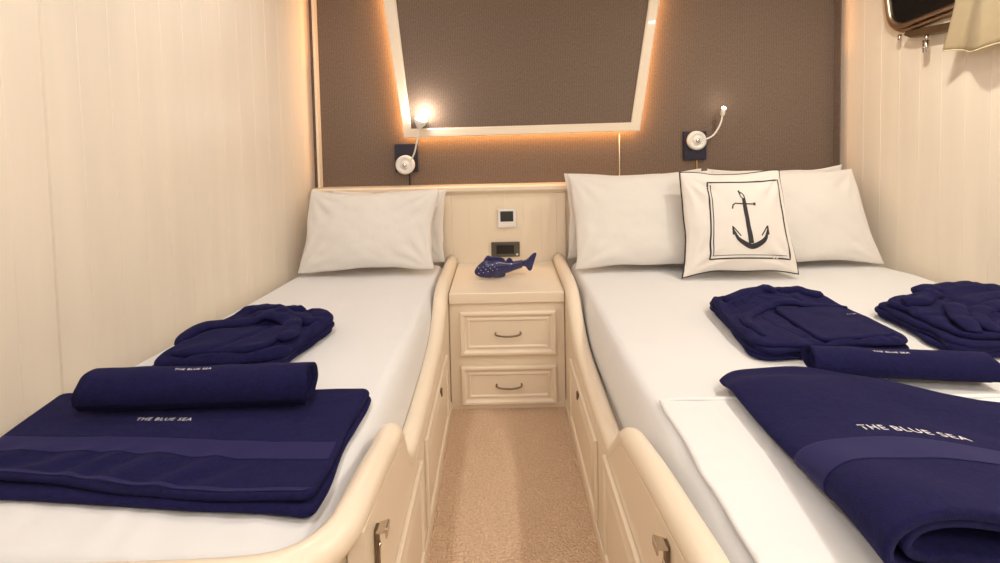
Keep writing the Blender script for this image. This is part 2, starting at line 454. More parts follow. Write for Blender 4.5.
prism(bm, [(x, YP+0.0325, z) for x, z in spc], (0, 2.7395-YP-.0325, 0)); obj('backing_board', bm, MT['cream'], wp)
settle(wp)
# LED tape on the back of the frame, shining out along the wall
def strip(a, b, pw):
    a, b = Vector(a), Vector(b); d = b-a; L = d.length; mid = (a+b)/2
    l = bpy.data.lights.new('led_tape', 'AREA'); l.shape = 'RECTANGLE'; l.size = L; l.size_y = 0.010; l.energy = pw*L; l.color = LED
    o = bpy.data.objects.new('led_tape', l); C.objects.link(o)
    dx = d.normalized(); out = Vector((0.12, 0, 1.7))-mid; out.y = 0; out = out-dx*out.dot(dx); out.normalize()   # +Z of the light points inward
    out = (out + Vector((0, -0.55, 0))).normalized()
    yv = out.cross(dx)
    m = Matrix(((dx.x, yv.x, out.x, mid.x), (dx.y, yv.y, out.y, mid.y), (dx.z, yv.z, out.z, mid.z), (0, 0, 0, 1)))
    o.matrix_world = m
ins = [(x+(cen[0]-x)*.03, z+(cen[1]-z)*.03) for x, z in ob]
yy = YP+0.040
LEDP = 2.6
strip((ins[0][0], yy, ins[0][1]), (ins[1][0], yy, ins[1][1]), LEDP)
strip((ins[1][0], yy, ins[1][1]), (ins[2][0], yy, ins[2][1]), LEDP*1.15)
strip((ins[3][0], yy, ins[3][1]), (ins[0][0], yy, ins[0][1]), LEDP*1.3)

bm = bmesh.new(); tube(bm, [(0.655, 2.7365, 1.215), (0.654, 2.7365, 1.1), (0.653, 2.7365, 0.956)], 0.003, 8)
tag(obj('panel_cable', bm, MT['cream'], smooth=True), 'thin pale cable running down from the lit panel to the headboard cap', 'cable')

# ------------------------------------------------------------------ reading lamps
def lamp(px, pz, label, big, dx, plate_h, base_dx, base_dz, armpts, lens):
    t = thing('reading_lamp', label, 'lamp', (px, 2.74, pz), 'reading lamps on the back wall')
    obj('mounting_plate', bx(px-.062, px+.062, 2.722, 2.7395, pz-plate_h/2, pz+plate_h/2), MT['navy_wood'], t, bevel=0.002)
    bm = bmesh.new(); O = (px+base_dx, 2.722, pz+base_dz)
    lathe(bm, [(0, 0), (0.050, 0), (0.052, 0.004), (0.052, 0.018), (0.047, 0.025), (0.036, 0.027), (0.033, 0.023), (0.022, 0.023), (0.020, 0.030), (0.010, 0.032), (0, 0.032)], O, (0, -1, 0), 32)
    b = obj('base', bm, MT['white_plastic'], t, smooth=True)
    bm = bmesh.new(); lathe(bm, [(0, 0), (0.011, 0), (0.011, 0.005), (0.008, 0.007), (0, 0.007)], (O[0], 2.722-.032, O[2]), (0, -1, 0), 18)
    obj('switch_knob', bm, MT['chrome'], b, smooth=True)
    path = smooth_path([(px+base_dx+a, 2.72-c, pz+base_dz+d) for a, c, d in armpts], 8)
    bm = bmesh.new(); tube(bm, path, 0.0045, 10); obj('gooseneck', bm, MT['white_plastic'], t, smooth=True)
    e = path[-1]; d = (path[-1]-path[-3]).normalized()
    d = (d + Vector((.1, -0.15, 0))).normalized() if big else d
    bm = bmesh.new(); r1 = 0.034 if big else 0.013; L = 0.05 if big else 0.035
    lathe(bm, [(0, -.006), (0.006, -.006), (0.010, 0.0), (r1*.85, L*.55), (r1, L), (r1*.93, L), (r1*.8, L-.004), (0, L-.004)], e, d, 24)
    h = obj('lamp_head', bm, MT['white_plastic'], t, smooth=True)
    bm = bmesh.new(); rr = r1*.9
    lathe(bm, [(rr, L-.003), (rr*.93, L+rr*.35), (rr*.7, L+rr*.7), (rr*.35, L+rr*.9), (0, L+rr*.95)], e, d, 24)
    obj('lens', bm, lens, h, smooth=True)
    bm = bmesh.new(); tube(bm, [(px+.012, 2.734, pz-plate_h/2+.004), (px+.013, 2.734, pz-plate_h/2-.03), (px+.013, 2.735, 0.955)], 0.0035, 8)
    obj('cord', bm, MT['gold'] if not big else MT['black'], t, smooth=True)
    settle(t)
    return e+d*(L+rr+.02)
pl = lamp(-0.512, 1.107, 'left reading lamp, glowing brightest, head raised in front of the frame corner', True, 0, 0.155, -0.004, -0.036,
          [(0.03, 0.02, 0.02), (0.055, 0.045, 0.06), (0.075, 0.075, 0.115), (0.092, 0.085, 0.195)], MT['led_on'])
pr_ = lamp(1.064, 1.142, 'right reading lamp with a tiny lit tip, beyond the frame above the wide bed', False, 0, 0.155, 0.003, 0.028,
          [(0.045, 0.02, 0.005), (0.085, 0.03, 0.03), (0.115, 0.04, 0.085), (0.123, 0.05, 0.135)], MT['led_small'])
def pt(loc, pw, r=0.02, col=WARM):
    l = bpy.data.lights.new('lamp_bulb', 'POINT'); l.energy = pw; l.color = col; l.shadow_soft_size = r
    o = bpy.data.objects.new('lamp_bulb', l); C.objects.link(o); o.location = loc
pt(pl, 1.7); pt(pr_, 0.12, 0.01)

# ------------------------------------------------------------------ thermostat and outlet on the headboard
t = thing('thermostat', 'small square white thermostat with dark display above the socket', 'thermostat', (0.03, 2.69, 0.77))
obj('housing', bx(-0.020, 0.078, 2.672, 2.6895, 0.722, 0.822), MT['white_plastic'], t, bevel=0.004)
obj('display', bx(-0.006, 0.064, 2.6705, 2.6735, 0.756, 0.812), MT['screen'], t, bevel=0.001)
for i in range(3): obj('button', bx(0.000+i*.023, 0.014+i*.023, 2.6695, 2.6735, 0.732, 0.740), MT['white_plastic'], t, bevel=0.001)
settle(t)
t = thing('wall_socket', 'dark grey rectangular socket plate with black recess above the nightstand', 'socket', (0.02, 2.69, 0.60))
bm = bmesh.new(); box(bm, -0.058, 0.096, 2.678, 2.6895, 0.562, 0.643); obj('plate', bm, MT['outlet'], t, bevel=0.003)
obj('socket_insert', bx(-0.030, 0.066, 2.6755, 2.679, 0.579, 0.627), MT['black'], t, bevel=0.002)
obj('switch_dot', bx(0.076, 0.086, 2.6755, 2.679, 0.570, 0.580), MT['white_plastic'], t, bevel=0.001)
settle(t)

# ------------------------------------------------------------------ nightstand
ns = thing('nightstand', 'cream two-drawer nightstand built in between the two beds', 'nightstand', (0.018, 2.43, 0))
NY = 2.20
obj('body', bx(-0.242, 0.273, NY, 2.6885, 0.0, 0.481), MT['cream'], ns, bevel=0.003)
obj('top', bx(-0.242, 0.273, NY-.016, 2.6885, 0.482, 0.531), MT['cream'], ns, bevel=0.005)
obj('plinth', bx(-0.242, 0.273, NY-.004, NY-.0005, 0.0, 0.016), MT['cream'], ns)
dprof = [(0, 0.0005), (0, 0.016), (0.004, 0.020), (0.014, 0.020), (0.020, 0.013), (0.026, 0.010), (0.030, 0.010), (0.034, 0.013), (0.040, 0.013), (0.044, 0.0085), (0.05, 0.0085)]
for zb, zt in ((0.247, 0.445), (0.022, 0.198)):
    bm = bmesh.new(); ring_panel(bm, (-0.195, NY, zb), (1, 0, 0), (0, 0, 1), (0, -1, 0), 0.428, zt-zb, dprof)
    d = obj('drawer', bm, MT['cream'], ns, bevel=0.0015)
    zc = (zb+zt)/2+.002
    bm = bmesh.new(); tube(bm, smooth_path([(-0.036, NY-.007, zc), (-0.036, NY-.026, zc-.001), (-0.02, NY-.031, zc-.006), (0.019, NY-.033, zc-.009), (0.058, NY-.031, zc-.006), (0.074, NY-.026, zc-.001), (0.074, NY-.007, zc)], 6), 0.004, 10)
    obj('handle', bm, MT['pewter'], d, smooth=True)
settle(ns)

# ------------------------------------------------------------------ blue ceramic fish
fi = thing('fish_ornament', 'dark blue glazed ceramic fish lying on the nightstand top', 'ornament', (0.0, 2.44, 0.52))
FO = Vector((-0.135, 2.385, 0.5325)); fd = Vector((0.985, 0.17, 0)).normalized(); fn_ = Vector((0, 0, 1)); fs = fd.cross(fn_)
# stations: along, centre height, half height, half width
st = [(0.0, .036, .006, .005), (.008, .037, .018, .014), (.025, .041, .031, .022), (.05, .047, .043, .029), (.08, .050, .048, .031), (.11, .050, .044, .029),
      (.14, .050, .034, .023), (.17, .050, .027, .017), (.20, .054, .022, .012), (.225, .058, .020, .009), (.235, .060, .020, .006)]
sp = smooth_path([Vector((a, b, 0)) for a, b, c, d in st], 4); sp2 = smooth_path([Vector((c, d, 0)) for a, b, c, d in st], 4)
bm = bmesh.new(); rings = []
for p, q in zip(sp, sp2):
    rr = []
    for k in range(24):
        a = 2*PI*k/24; hh = max(-p.y+0.001, q.x*math.sin(a))
        bump_ = 1+0.03*math.sin(p.x*260)*math.cos(a*9)
        rr.append(bm.verts.new(FO+fd*p.x+fn_*(p.y+hh)+fs*(q.y*math.cos(a)*bump_)))
    rings.append(rr)
for A, B in zip(rings, rings[1:]):
    for k in range(24): bm.faces.new((A[k], A[(k+1) % 24], B[(k+1) % 24], B[k]))
bm.faces.new(rings[0]); bm.faces.new(rings[-1])
body = obj('body', bm, MT['ceramic'], fi, smooth=True)
def fin(name, pts, th):
    P = smooth_path([Vector((a, b, 0)) for a, b in pts], 5, closed=True); bm = bmesh.new()
    prism(bm, [FO+fd*p.x+fn_*p.y-fs*th/2 for p in P], fs*th)
    return obj(name, bm, MT['ceramic'], fi, bevel=th*.35)
fin('dorsal_fin', [(.045, .085), (.055, .104), (.068, .112), (.082, .106), (.11, .104), (.135, .098), (.150, .085), (.145, .075), (.10, .085), (.06, .08)], .012)
fin('rear_fin', [(.155, .075), (.165, .092), (.178, .093), (.188, .080), (.19, .070), (.17, .070)], .009)
fin('belly_fin', [(.09, .004), (.115, .001), (.145, .004), (.150, .020), (.13, .026), (.10, .016)], .009)
fin('tail_fin', [(.200, .042), (.245, .048), (.268, .024), (.282, .028), (.290, .050), (.298, .074), (.308, .104), (.302, .111), (.286, .104), (.258, .080), (.225, .076), (.200, .073)], .013)
bm = bmesh.new()
for i in range(9):
    for j in range(3):
        a = .018+i*.011; q = (j-1)*.010
        ce = FO+fd*a+fn_*(.046+q*1.3+i*.0022)-Vector((0, 1, 0))*0
        # find side surface half width at this station
        k = min(range(len(sp)), key=lambda n: abs(sp[n].x-a)); r_ = (ce-FO).z-sp[k].y
        fr = max(0.05, 1-(r_/max(.004, sp2[k].x))**2); wv = sp2[k].y*math.sqrt(fr)
        if (i+j) % 2: continue
        c = ce+fs*wv
        lathe(bm, [(0.0018, -.001), (0.0017, .0006), (0.0009, .0010), (0, .0011)], c, fs, 8)
obj('painted_dots', bm, MT['thread'], body, smooth=True)
settle(fi)

# ------------------------------------------------------------------ beds
railL = [(2.675, .548), (2.40, .548), (2.20, .545), (2.13, .515), (2.06, .465), (1.92, .415), (1.64, .388), (1.40, .384), (1.285, .390), (1.215, .44), (1.15, .535), (1.08, .548), (0.98, .570), (0.86, .588)]
railR = [(2.675, .548), (2.40, .548), (2.22, .540), (2.13, .510), (2.04, .450), (1.88, .388), (1.60, .368), (1.40, .366), (1.315, .374), (1.25, .43), (1.18, .495), (1.10, .520), (0.98, .548), (0.84, .572)]
DOORP = [(0, 0.0005), (0, 0.008), (0.003, 0.011), (0.012, 0.011), (0.018, 0.004), (0.036, 0.004), (0.052, 0.0095), (0.056, 0.0105), (0.07, 0.0105)]

def bed(label, xf, s, rail, foot_pts, doors, keyhole, latch, foot_x, yfoot, seamy):
    """xf: face toward the aisle; s: +1 when the bed lies to the right of the aisle"""
    t = thing('bed_base', label, 'bed', (xf+s*.4, 1.5, 0))
    xc = xf+s*0.030
    path = smooth_path([(xc, y, z) for y, z in rail]+foot_pts, 7)
    bm = bmesh.new(); tube(bm, path, 0.030, 16, up=(0, 0, 1) if False else None); obj('rail', bm, MT['cream'], t, smooth=True)
    # side panel under the rail
    side = [p for p in path if p.y > yfoot and abs(p.x-xc) < .004]
    bm = bmesh.new()
    poly = [(xf+s*.001, p.y, p.z-.012) for p in side]
    poly = [(xf+s*.001, side[0].y, 0.0)]+poly+[(xf+s*.001, side[-1].y, 0.0)]
    prism(bm, poly, (s*.03, 0, 0)); obj('side_panel', bm, MT['cream'], t)
    # foot panel following the rail round the corner
    fp = [p for p in path if p.y <= side[-1].y+.001]
    bm = bmesh.new(); A = []
    for p in fp:
        A.append([bm.verts.new((p.x, p.y, 0)), bm.verts.new((p.x, p.y, p.z-.01))])
    for a, b in zip(A, A[1:]): bm.faces.new((a[0], b[0], b[1], a[1]))
    geom = bmesh.ops.solidify(bm, geom=bm.faces[:], thickness=0.02)
    obj('foot_panel', bm, MT['cream'], t)
    # skirting on the aisle side
    obj('skirting', bx(*sorted((xf-s*.006, xf+s*.0005)), yfoot+.12, NY-.022, 0.0, 0.045), MT['cream'], t, bevel=0.002)
    # cabinet doors: raised panels
    for (y0, y1, z0, z1) in doors:
        bm = bmesh.new(); ring_panel(bm, (xf+s*.001, y0, z0), (0, 1, 0), (0, 0, 1), (-s, 0, 0), y1-y0, z1-z0, DOORP)
        d = obj('door', bm, MT['cream'], t, bevel=0.001)
        if keyhole and y0 < keyhole[0] < y1:
            y, z = keyhole
            bm = bmesh.new(); box(bm, *sorted((xf-s*.0035, xf-s*.013)), y-.006, y+.006, z-.016, z+.016); k = obj('keyhole_plate', bm, MT['pewter'], d, bevel=0.003)
    # chrome hook latch at the foot
    y, z = latch
    bm = bmesh.new(); box(bm, *sorted((xf+s*.0005, xf-s*.006)), y-.009, y+.009, z-.12, z); l = obj('latch', bm, MT['pewter'], t, bevel=0.001)
    bm = bmesh.new(); prism(bm, [(xf-s*.0035, y-.012, z-.006), (xf-s*.020, y-.012, z-.004), (xf-s*.0205, y-.012, z-.014), (xf-s*.0235, y-.012, z-.014), (xf-s*.0245, y-.012, z+.003), (xf-s*.022, y-.012, z+.005), (xf-s*.0035, y-.012, z-.001)], (0, .024, 0))
    h = obj('hook', bm, MT['chrome'], l, bevel=0.001)
    bm = bmesh.new()
    bm.free()
    for q in (.035, .085):
        bm = bmesh.new(); lathe(bm, [(0, 0), (0.006, 0), (0.006, .002), (0.003, .0035), (0, .0035)], (xf-s*.006, y, z-q), (-s, 0, 0), 10)
        obj('screw', bm, MT['chrome'], l, smooth=True)
    # platform that carries the mattress
    bm = bmesh.new()
    if s < 0: pl_ = [(xf-.042, 2.685), (xf-.042, yfoot+.14), (xf-.15, yfoot+.05), (wx_left(yfoot)+.03, yfoot+.05), (wx_left(2.685)+.02, 2.685)]
    else: pl_ = [(xf+.042, 2.685), (xf+.042, yfoot+.14), (xf+.15, yfoot+.05), (wx_right(yfoot)-.03, yfoot+.05), (wx_right(2.685)-.02, 2.685)]
    prism(bm, [(x, y, 0.30) for x, y in pl_], (0, 0, 0.055)); obj('platform', bm, MT['cream'], t)
    settle(t)
    return t
XL, XR = -0.243, 0.274
bed('narrow cream bed base with curved foot rail against the left wall', XL, -1, railL,
    [(XL-.040, .795, .591), (XL-.080, .742, .592), (XL-.165, .716, .593), (XL-.40, .710, .593), (XL-.75, .709, .593), (-1.30, .709, .593)],
    [(1.45, 2.02, 0.065, 0.335), (0.86, 1.36, 0.065, 0.335)], (1.80, 0.292), (0.885, 0.535), -1.3, 0.80, 1.40)
bed('wide cream bed base with scrolled side rail, right of the aisle', XR, 1, railR,
    [(XR+.030, .70, .593), (XR+.030, .52, .593), (XR+.06, .42, .593), (XR+.15, .35, .593), (XR+.5, .34, .593), (XR+1.0, .34, .593), (2.17, .34, .593)],
    [(1.46, 2.00, 0.065, 0.315), (0.84, 1.34, 0.065, 0.355)], (1.79, 0.275), (0.825, 0.545), 2.2, 0.50, 1.42)

def wrinkle(x, y, k=1.0):
    return k*(-0.004+0.004*nz(x*3.1, y*2.3, 1.7)+0.002*nz(x*9, y*5, 4.1))
# mattresses in fitted sheets
MZ = 0.358
def mattress(name, label, corners, top, plan=None):
    p = Pad(corners, 0.55-MZ, 0.055, 0.07, 0.12, top, plan, 90, 110)
    o = obj(name, p.bm(), MT['sheet'], smooth=True); tag(o, label, 'mattress'); return p
def mtopL(u, v):
    x, y = u*.9, v*1.9
    e = gauss(v-.0, .13)
    return wrinkle(x, y)+e*0.0016*math.sin(u*60+3*nz(u*8, v*6))+0.002*gauss(u-1, .12)*math.sin(v*50+4*nz(u*5, v*9))
mL = mattress('mattress', 'narrow mattress in a fitted white sheet on the left bed base',
              [(wx_left(.78)+.02, .775, MZ), (-0.300, .775, MZ), (-0.291, 2.655, MZ), (wx_left(2.655)+.012, 2.655, MZ)], mtopL,
              lambda u, v: (-.05*gauss(v, .05)*sstep(.8, 1, u)*0, 0, 0))
def mtopR(u, v):
    x, y = u*1.6, v*2.2
    return wrinkle(x, y)+0.003*gauss(u, .06)*math.sin(v*40+5*nz(u*3, v*9))+0.012*gauss(u-1, .06)*(nz(v*12, 3.3)+.2)
mR = mattress('mattress', 'wide mattress in a fitted white sheet on the right bed base',
              [(.345, .44, MZ), (wx_right(.44)-.02, .44, MZ), (wx_right(2.655)-.012, 2.655, MZ), (.338, 2.655, MZ)], mtopR,
              lambda u, v: (0, 0, 0))
MTOP = 0.5515

# white top sheet folded over the foot of the wide bed
sp_ = Pad([(.395, .50, MTOP+.002), (2.09, .50, MTOP+.002), (1.99, 1.215, MTOP+.002), (.392, 1.245, MTOP+.002)], 0.010, 0.008, 0.012, 0.3,
          lambda u, v: .0025*max(0, nz(u*9, v*26, 8))+.002*nz(u*22, v*7, 2), lambda u, v: (.006*nz(0, v*7, 5)*(1-u), .006*nz(u*9, 0, 3)*v, 0), 60, 60)
fs_ = thing('folded_sheet', 'folded white top sheet lying across the foot of the wide bed under the towels', 'sheet', (1.2, .9, MTOP))
obj('layer', sp_.bm(), MT['sheet'], fs_, smooth=True)
bm = bmesh.new(); tube(bm, smooth_path([sp_.at(u, 0.985, 0.002) for u in [0.0, .03, .08, .14, .3, .5, .7, .9, 1]], 4), lambda t: .0065, 10, up=(0, 0, 1), flat=.8)
obj('hem', bm, MT['sheet'], fs_, smooth=True)
settle(fs_)

# ------------------------------------------------------------------ pillows
class Pillow:
    def __init__(s, O, U, V, w_, h_, T, seed=0, pinch=.035, conv=0.0, soft=.42, skew=0.0, taper=0.0):
        s.O = Vector(O); s.U = Vector(U).normalized(); s.V = Vector(V).normalized(); s.N = s.U.cross(s.V).normalized()
        s.w, s.h, s.T, s.sd, s.p, s.soft, s.skew, s.tp = w_, h_, T, seed, pinch, soft, skew, taper
    def base(s, u, v):
        a, b = u-.5, v-.5
        pu = s.p*(1-(2*b)**2)*(2*a); pv = s.p*(1-(2*a)**2)*(2*b)
        pu0 = 1.0; wob = .010*nz(u*4+s.sd, v*4, s.sd)*(abs(2*a)**6+abs(2*b)**6)
        x = u*s.w-pu+wob+s.skew*v-(u-.5)*s.w*s.tp*v; y = v*s.h-pv+wob
        return s.O+s.U*x+s.V*y
    def thick(s, u, v):
        e = max(0, 4*u*(1-u))*max(0, 4*v*(1-v)); t = s.T*.5*e**s.soft
        # creases pulling in from the corners and edges
        k = 0
        for cu, cv in ((0, 0), (1, 0), (0, 1), (1, 1)):
            du, dv = (u-cu)*s.w, (v-cv)*s.h; r = math.hypot(du, dv); a = math.atan2(dv, du)
            k += math.sin(a*13+s.sd*2+cu*3+cv)*gauss(r-.10, .09)*.008
        k += .009*nz(u*5+s.sd, v*3.5, s.sd)+.004*nz(u*12, v*9+s.sd, 2)
        return max(0, t+k*min(1, e*3))
    def at(s, u, v, off=0.0):       # front face
        return s.base(u, v)-(-s.N)*0 + s.N*(s.thick(u, v)+off)
    def bm(s, n=46):
        b = bmesh.new(); ax = [.5-.5*math.cos(PI*i/n) for i in range(n+1)]
        F = [[b.verts.new(s.at(u, v)) for v in ax] for u in ax]
        B = [[(F[i][j] if i in (0, n) or j in (0, n) else b.verts.new(s.base(ax[i], ax[j])-s.N*s.thick(ax[i], ax[j])*.9)) for j in range(n+1)] for i in range(n+1)]
        for i in range(n):
            for j in range(n):
                b.faces.new((F[i][j], F[i+1][j], F[i+1][j+1], F[i][j+1]))
                try: b.faces.new((B[i][j], B[i][j+1], B[i+1][j+1], B[i+1][j]))
                except ValueError: pass
        return b
def pillow(label, group, *a, **k):
    p = Pillow(*a, **k); o = obj('pillow', p.bm(), MT['pillow'], smooth=True); tag(o, label, 'pillow', group); return p
GL, GR = 'pillows on the narrow bed', 'pillows on the wide bed'
pillow('white pillow in front on the narrow left bed', GL, (-1.005, 2.42, .567), (1, .0, .01), (0.07, .32, 1), .665, .405, .135, seed=1.3, pinch=.018)
pillow('white pillow mostly hidden behind the front one on the narrow bed', GL, (-.915, 2.605, .565), (1, .0, -.01), (0.05, .06, 1), .612, .385, .075, seed=4.1, pinch=.018)
pillow('white pillow at the wide bed edge nearest the nightstand, left of the anchor cushion', GR, (.352, 2.40, .565), (1, -.02, .0), (-.02, .36, 1), .735, .485, .15, seed=2.2, pinch=.02)
pillow('white pillow behind the one at the nightstand end of the wide bed', GR, (.342, 2.60, .565), (1, .0, .01), (-0.01, .06, 1), .72, .452, .075, seed=7.7, pinch=.018)
pillow('white pillow in the right corner of the wide bed, right of the anchor cushion', GR, (1.125, 2.40, .565), (1, -.01, .0), (-.10, .36, 1), .725, .485, .15, seed=3.6, pinch=.02)
pillow('white pillow tucked behind the right corner pillow on the wide bed', GR, (1.09, 2.60, .565), (1, .0, -.005), (-0.0, .06, 1), .70, .46, .075, seed=9.2, pinch=.018)

# anchor cushion
ac = thing('anchor_cushion', 'square white cushion printed with a black anchor and border, black piped edge', 'cushion', (1.06, 2.2, .555))
cp = Pillow((.832, 2.255, .572), (1, -.03, .01), (-.0, .28, 1), .515, .470, .14, seed=5.5, pinch=.014, skew=-.004, taper=.09)
cbody = obj('cover', cp.bm(), MT['cushion'], ac, smooth=True)
bm = bmesh.new(); N_ = 24
lp = [(0, 1-i/N_) for i in range(N_)]+[(i/N_, 0) for i in range(N_)]+[(1, i/N_) for i in range(N_)]+[(1-i/N_, 1) for i in range(N_)]
tube(bm, [cp.base(u, v) for u, v in lp], .0045, 8, closed=True); obj('piping', bm, MT['ink'], ac, smooth=True)
def ink(bm, pts, wd):
    """printed line: thin raised strip along uv points on the cushion front"""
    P = []
    for (a, b) in zip(pts, pts[1:]):
        n = max(2, int(math.hypot(b[0]-a[0], b[1]-a[1])*40))
        P += [(a[0]+(b[0]-a[0])*i/n, a[1]+(b[1]-a[1])*i/n) for i in range(n)]
    P.append(pts[-1]); L = []
    for i, p in enumerate(P):
        q0, q1 = P[max(0, i-1)], P[min(len(P)-1, i+1)]; dx, dy = q1[0]-q0[0], q1[1]-q0[1]; l = math.hypot(dx, dy) or 1
        w_ = wd(i/(len(P)-1)) if callable(wd) else wd
        nx, ny = -dy/l*w_/2, dx/l*w_/2
        L.append([bm.verts.new(cp.at(p[0]+nx*k, p[1]+ny*k, .0012)) for k in (1, 0, -1)])
    for A, B in zip(L, L[1:]):
        for k in range(2): bm.faces.new((A[k], A[k+1], B[k+1], B[k]))
bm = bmesh.new()
fr = [(.19, .125), (.925, .12), (.95, .90), (.235, .90), (.19, .125)]
ink(bm, fr, .014)
fr2 = [(.217, .158), (.260, .872)]; ink(bm, fr2, .008); ink(bm, [(.217, .158), (.905, .150)], .006)
obj('printed_border', bm, MT['ink'], ac)
bm = bmesh.new(); cu_ = .555
ink(bm, [(cu_, .73), (cu_+.006, .55), (cu_+.014, .27)], lambda t: .034+.012*t)            # shank
ink(bm, [(cu_-.125, .622), (cu_-.115, .66), (cu_-.09, .678), (cu_-.02, .672), (cu_+.085, .665)], .013)   # stock
ink(bm, [(cu_+.085, .665), (cu_+.105, .664)], .03)
ring = [(cu_-.012+.018*math.cos(a)-.012*math.sin(a), .755+.034*math.sin(a)) for a in [2*PI*k/14 for k in range(15)]]
ink(bm, ring, .010)
ink(bm, [(cu_-.04, .81), (cu_-.028, .775)], .018)
arm = smooth_path([Vector((cu_-.135, .40, 0)), Vector((cu_-.11, .325, 0)), Vector((cu_-.05, .272, 0)), Vector((cu_+.020, .238, 0)), Vector((cu_+.10, .272, 0)), Vector((cu_+.155, .325, 0)), Vector((cu_+.182, .395, 0))], 6)
ink(bm, [(p.x, p.y) for p in arm], lambda t: .012+.042*math.sin(PI*t))
ink(bm, [(cu_-.145, .45), (cu_-.138, .36)], lambda t: .006+.03*t); ink(bm, [(cu_-.140, .44), (cu_-.075, .345)], lambda t: .012)
ink(bm, [(cu_+.195, .445), (cu_+.18, .355)], lambda t: .006+.03*t); ink(bm, [(cu_+.188, .44), (cu_+.118, .345)], lambda t: .012)
obj('printed_anchor', bm, MT['ink'], ac)
settle(ac)

# ------------------------------------------------------------------ left bed: flat folded towel, rolled towel, robe
GT, GRB, GRL = 'navy folded bath towels', 'navy folded bathrobes', 'navy rolled towels'
tl = thing('bath_towel', 'flat folded navy bath towel spread across the foot of the narrow bed', 'towel', (-.75, 1.05, MTOP), GT)
Lc = [(-1.14, .962, MTOP+.001), (-.355, .878, MTOP+.001), (-.350, 1.290, MTOP+.001), (-1.185, 1.305, MTOP+.001)]
lowp = Pad(Lc, .015, .010, .02, .45, lambda u, v: .002*nz(u*6, v*5, 3), lambda u, v: (.010*nz(v*3, 1.0)*sstep(.8, 1, u), .012*nz(u*3, 6)*(1-sstep(0, .3, v)), 0), 60, 50)
obj('lower_fold', lowp.bm(), MT['terry'], tl, smooth=True)
Uc = [(-1.135, .974, MTOP+.016), (-.362, .900, MTOP+.016), (-.355, 1.292, MTOP+.016), (-1.18, 1.302, MTOP+.016)]
def upt(u, v):
    h = .004*nz(u*3, v*2.5, 9)+.0015*nz(u*14, v*12, 2)
    h += .0060*gauss(v-.16, .12)*math.sin((u*46-v*18)+2.5*nz(u*5, v*3))*sstep(.0, .3, .9-u)
    return h
upp = Pad(Uc, .016, .011, .022, .45, upt, lambda u, v: (.012*nz(v*2.6, 4.0)*sstep(.8, 1, u), (.016*math.sin(u*5.2+.9)*.6+.006*nz(u*5, 2))*(1-sstep(0, .35, v)), 0), 90, 70,
          base=lambda u, v: .006*gauss(v, .12)*(.5+.5*math.sin(u*5.2+1.5)))
up_o = obj('upper_fold', upp.bm(), MT['terry'], tl, smooth=True)
path = [(.012+.976*i/60, .335+.008*math.sin(i*.1), 0, .145) for i in range(61)]
bm = strip_on(upp.at, path, 0, .0008, lift=.0008); obj('woven_border', bm, MT['terry_flat'], tl, smooth=True)
path = [(.012+.976*i/60, .035, 0, .022) for i in range(61)]
bm = strip_on(upp.at, path, 0, .0012, lift=.0012, side=8); obj('hem', bm, MT['terry_flat'], tl, smooth=True)
text_on('THE BLUE SEA', upp.at, .435, .60, 1, 0, .17, .048, 'embroidery', tl, .0016)
settle(tl)

TOPL = MTOP+.016+.017+.003
def spiral(turns, r0, pitch, n=46, flat=.86, a0=0.0, z0=0):
    pts = []
    for i in range(int(turns*n)+1):
        a = a0+2*PI*i/n; r = r0+pitch*(i/n)
        pts.append((r*math.cos(a), r*math.sin(a)*flat+z0))
    return pts
def roll(label, A, B, R, turns, t, name, flat, a_end, base_z, txt=None):
    A, B = Vector((*A, 0)), Vector((*B, 0)); L = (B-A).length; d = (B-A).normalized(); s_ = Vector((-d.y, d.x, 0))
    pitch = t*1.12; r0 = R-pitch*turns
    tr = thing('rolled_towel', label, 'towel', ((A+B)/2)[:2]+(base_z,), GRL)
    prof = spiral(turns, r0, pitch, 46, flat, a_end-2*PI*turns)
    zlow = min(p[1] for p in prof)-t/2
    def fn(p):
        x = p.x; q = p.x/L; tt = math.hypot(p.y, p.z)
        x += (.045*(1-tt/R)*(1 if q < .5 else -1))*(abs(q-.5)*2)**6 + .006*nz(p.y*25, p.z*25, 3)*(abs(q-.5)*2)**6
        wob = 1+.035*nz(q*3, 1.0)+.02*nz(q*9, p.y*8, p.z*8)
        yy_, zz = p.y*wob, (p.z-zlow)*wob
        return A+d*x+s_*yy_+Vector((0, 0, base_z+.001+max(0.0, zz)))
    bm = bmesh.new(); sheet(bm, prof, t, 0, L, 40, fn, axis='x')
    obj('cloth', bm, MT['terry'], tr, smooth=True)
    rr = R
    def surf(u, v, off):   # u along the roll, v angle
        q = fn(Vector((u*L, (rr+t/2+off)*math.cos(v), (rr+t/2+off)*math.sin(v)*flat))); return q
    return tr, surf
tr, surf = roll('rolled navy towel lying on the flat towel of the narrow bed', (-1.035, 1.225), (-.485, 1.235), .049, 3.1, .0125, 'rolled_towel', .92, 1.15*PI, TOPL)
bm = bmesh.new(); rows = []
# flat-woven band running along the roll
for i in range(41):
    u = .012+.976*i/40
    rows.append([bm.verts.new(surf(u, v, o)) for v in (1.12*PI, 1.17*PI, 1.22*PI) for o in (.0016,)]+[])
for A, B in zip(rows, rows[1:]):
    for k in range(2): bm.faces.new((A[k], A[k+1], B[k+1], B[k]))
bmesh.ops.solidify(bm, geom=bm.faces[:], thickness=.001)
obj('woven_border', bm, MT['terry_flat'], tr, smooth=True)
text_on('THE BLUE SEA', lambda u, v, o: surf(u, v, o), .475, .59*PI, 1, 0, .165, -.16, 'embroidery', tr, .001)
settle(tr)

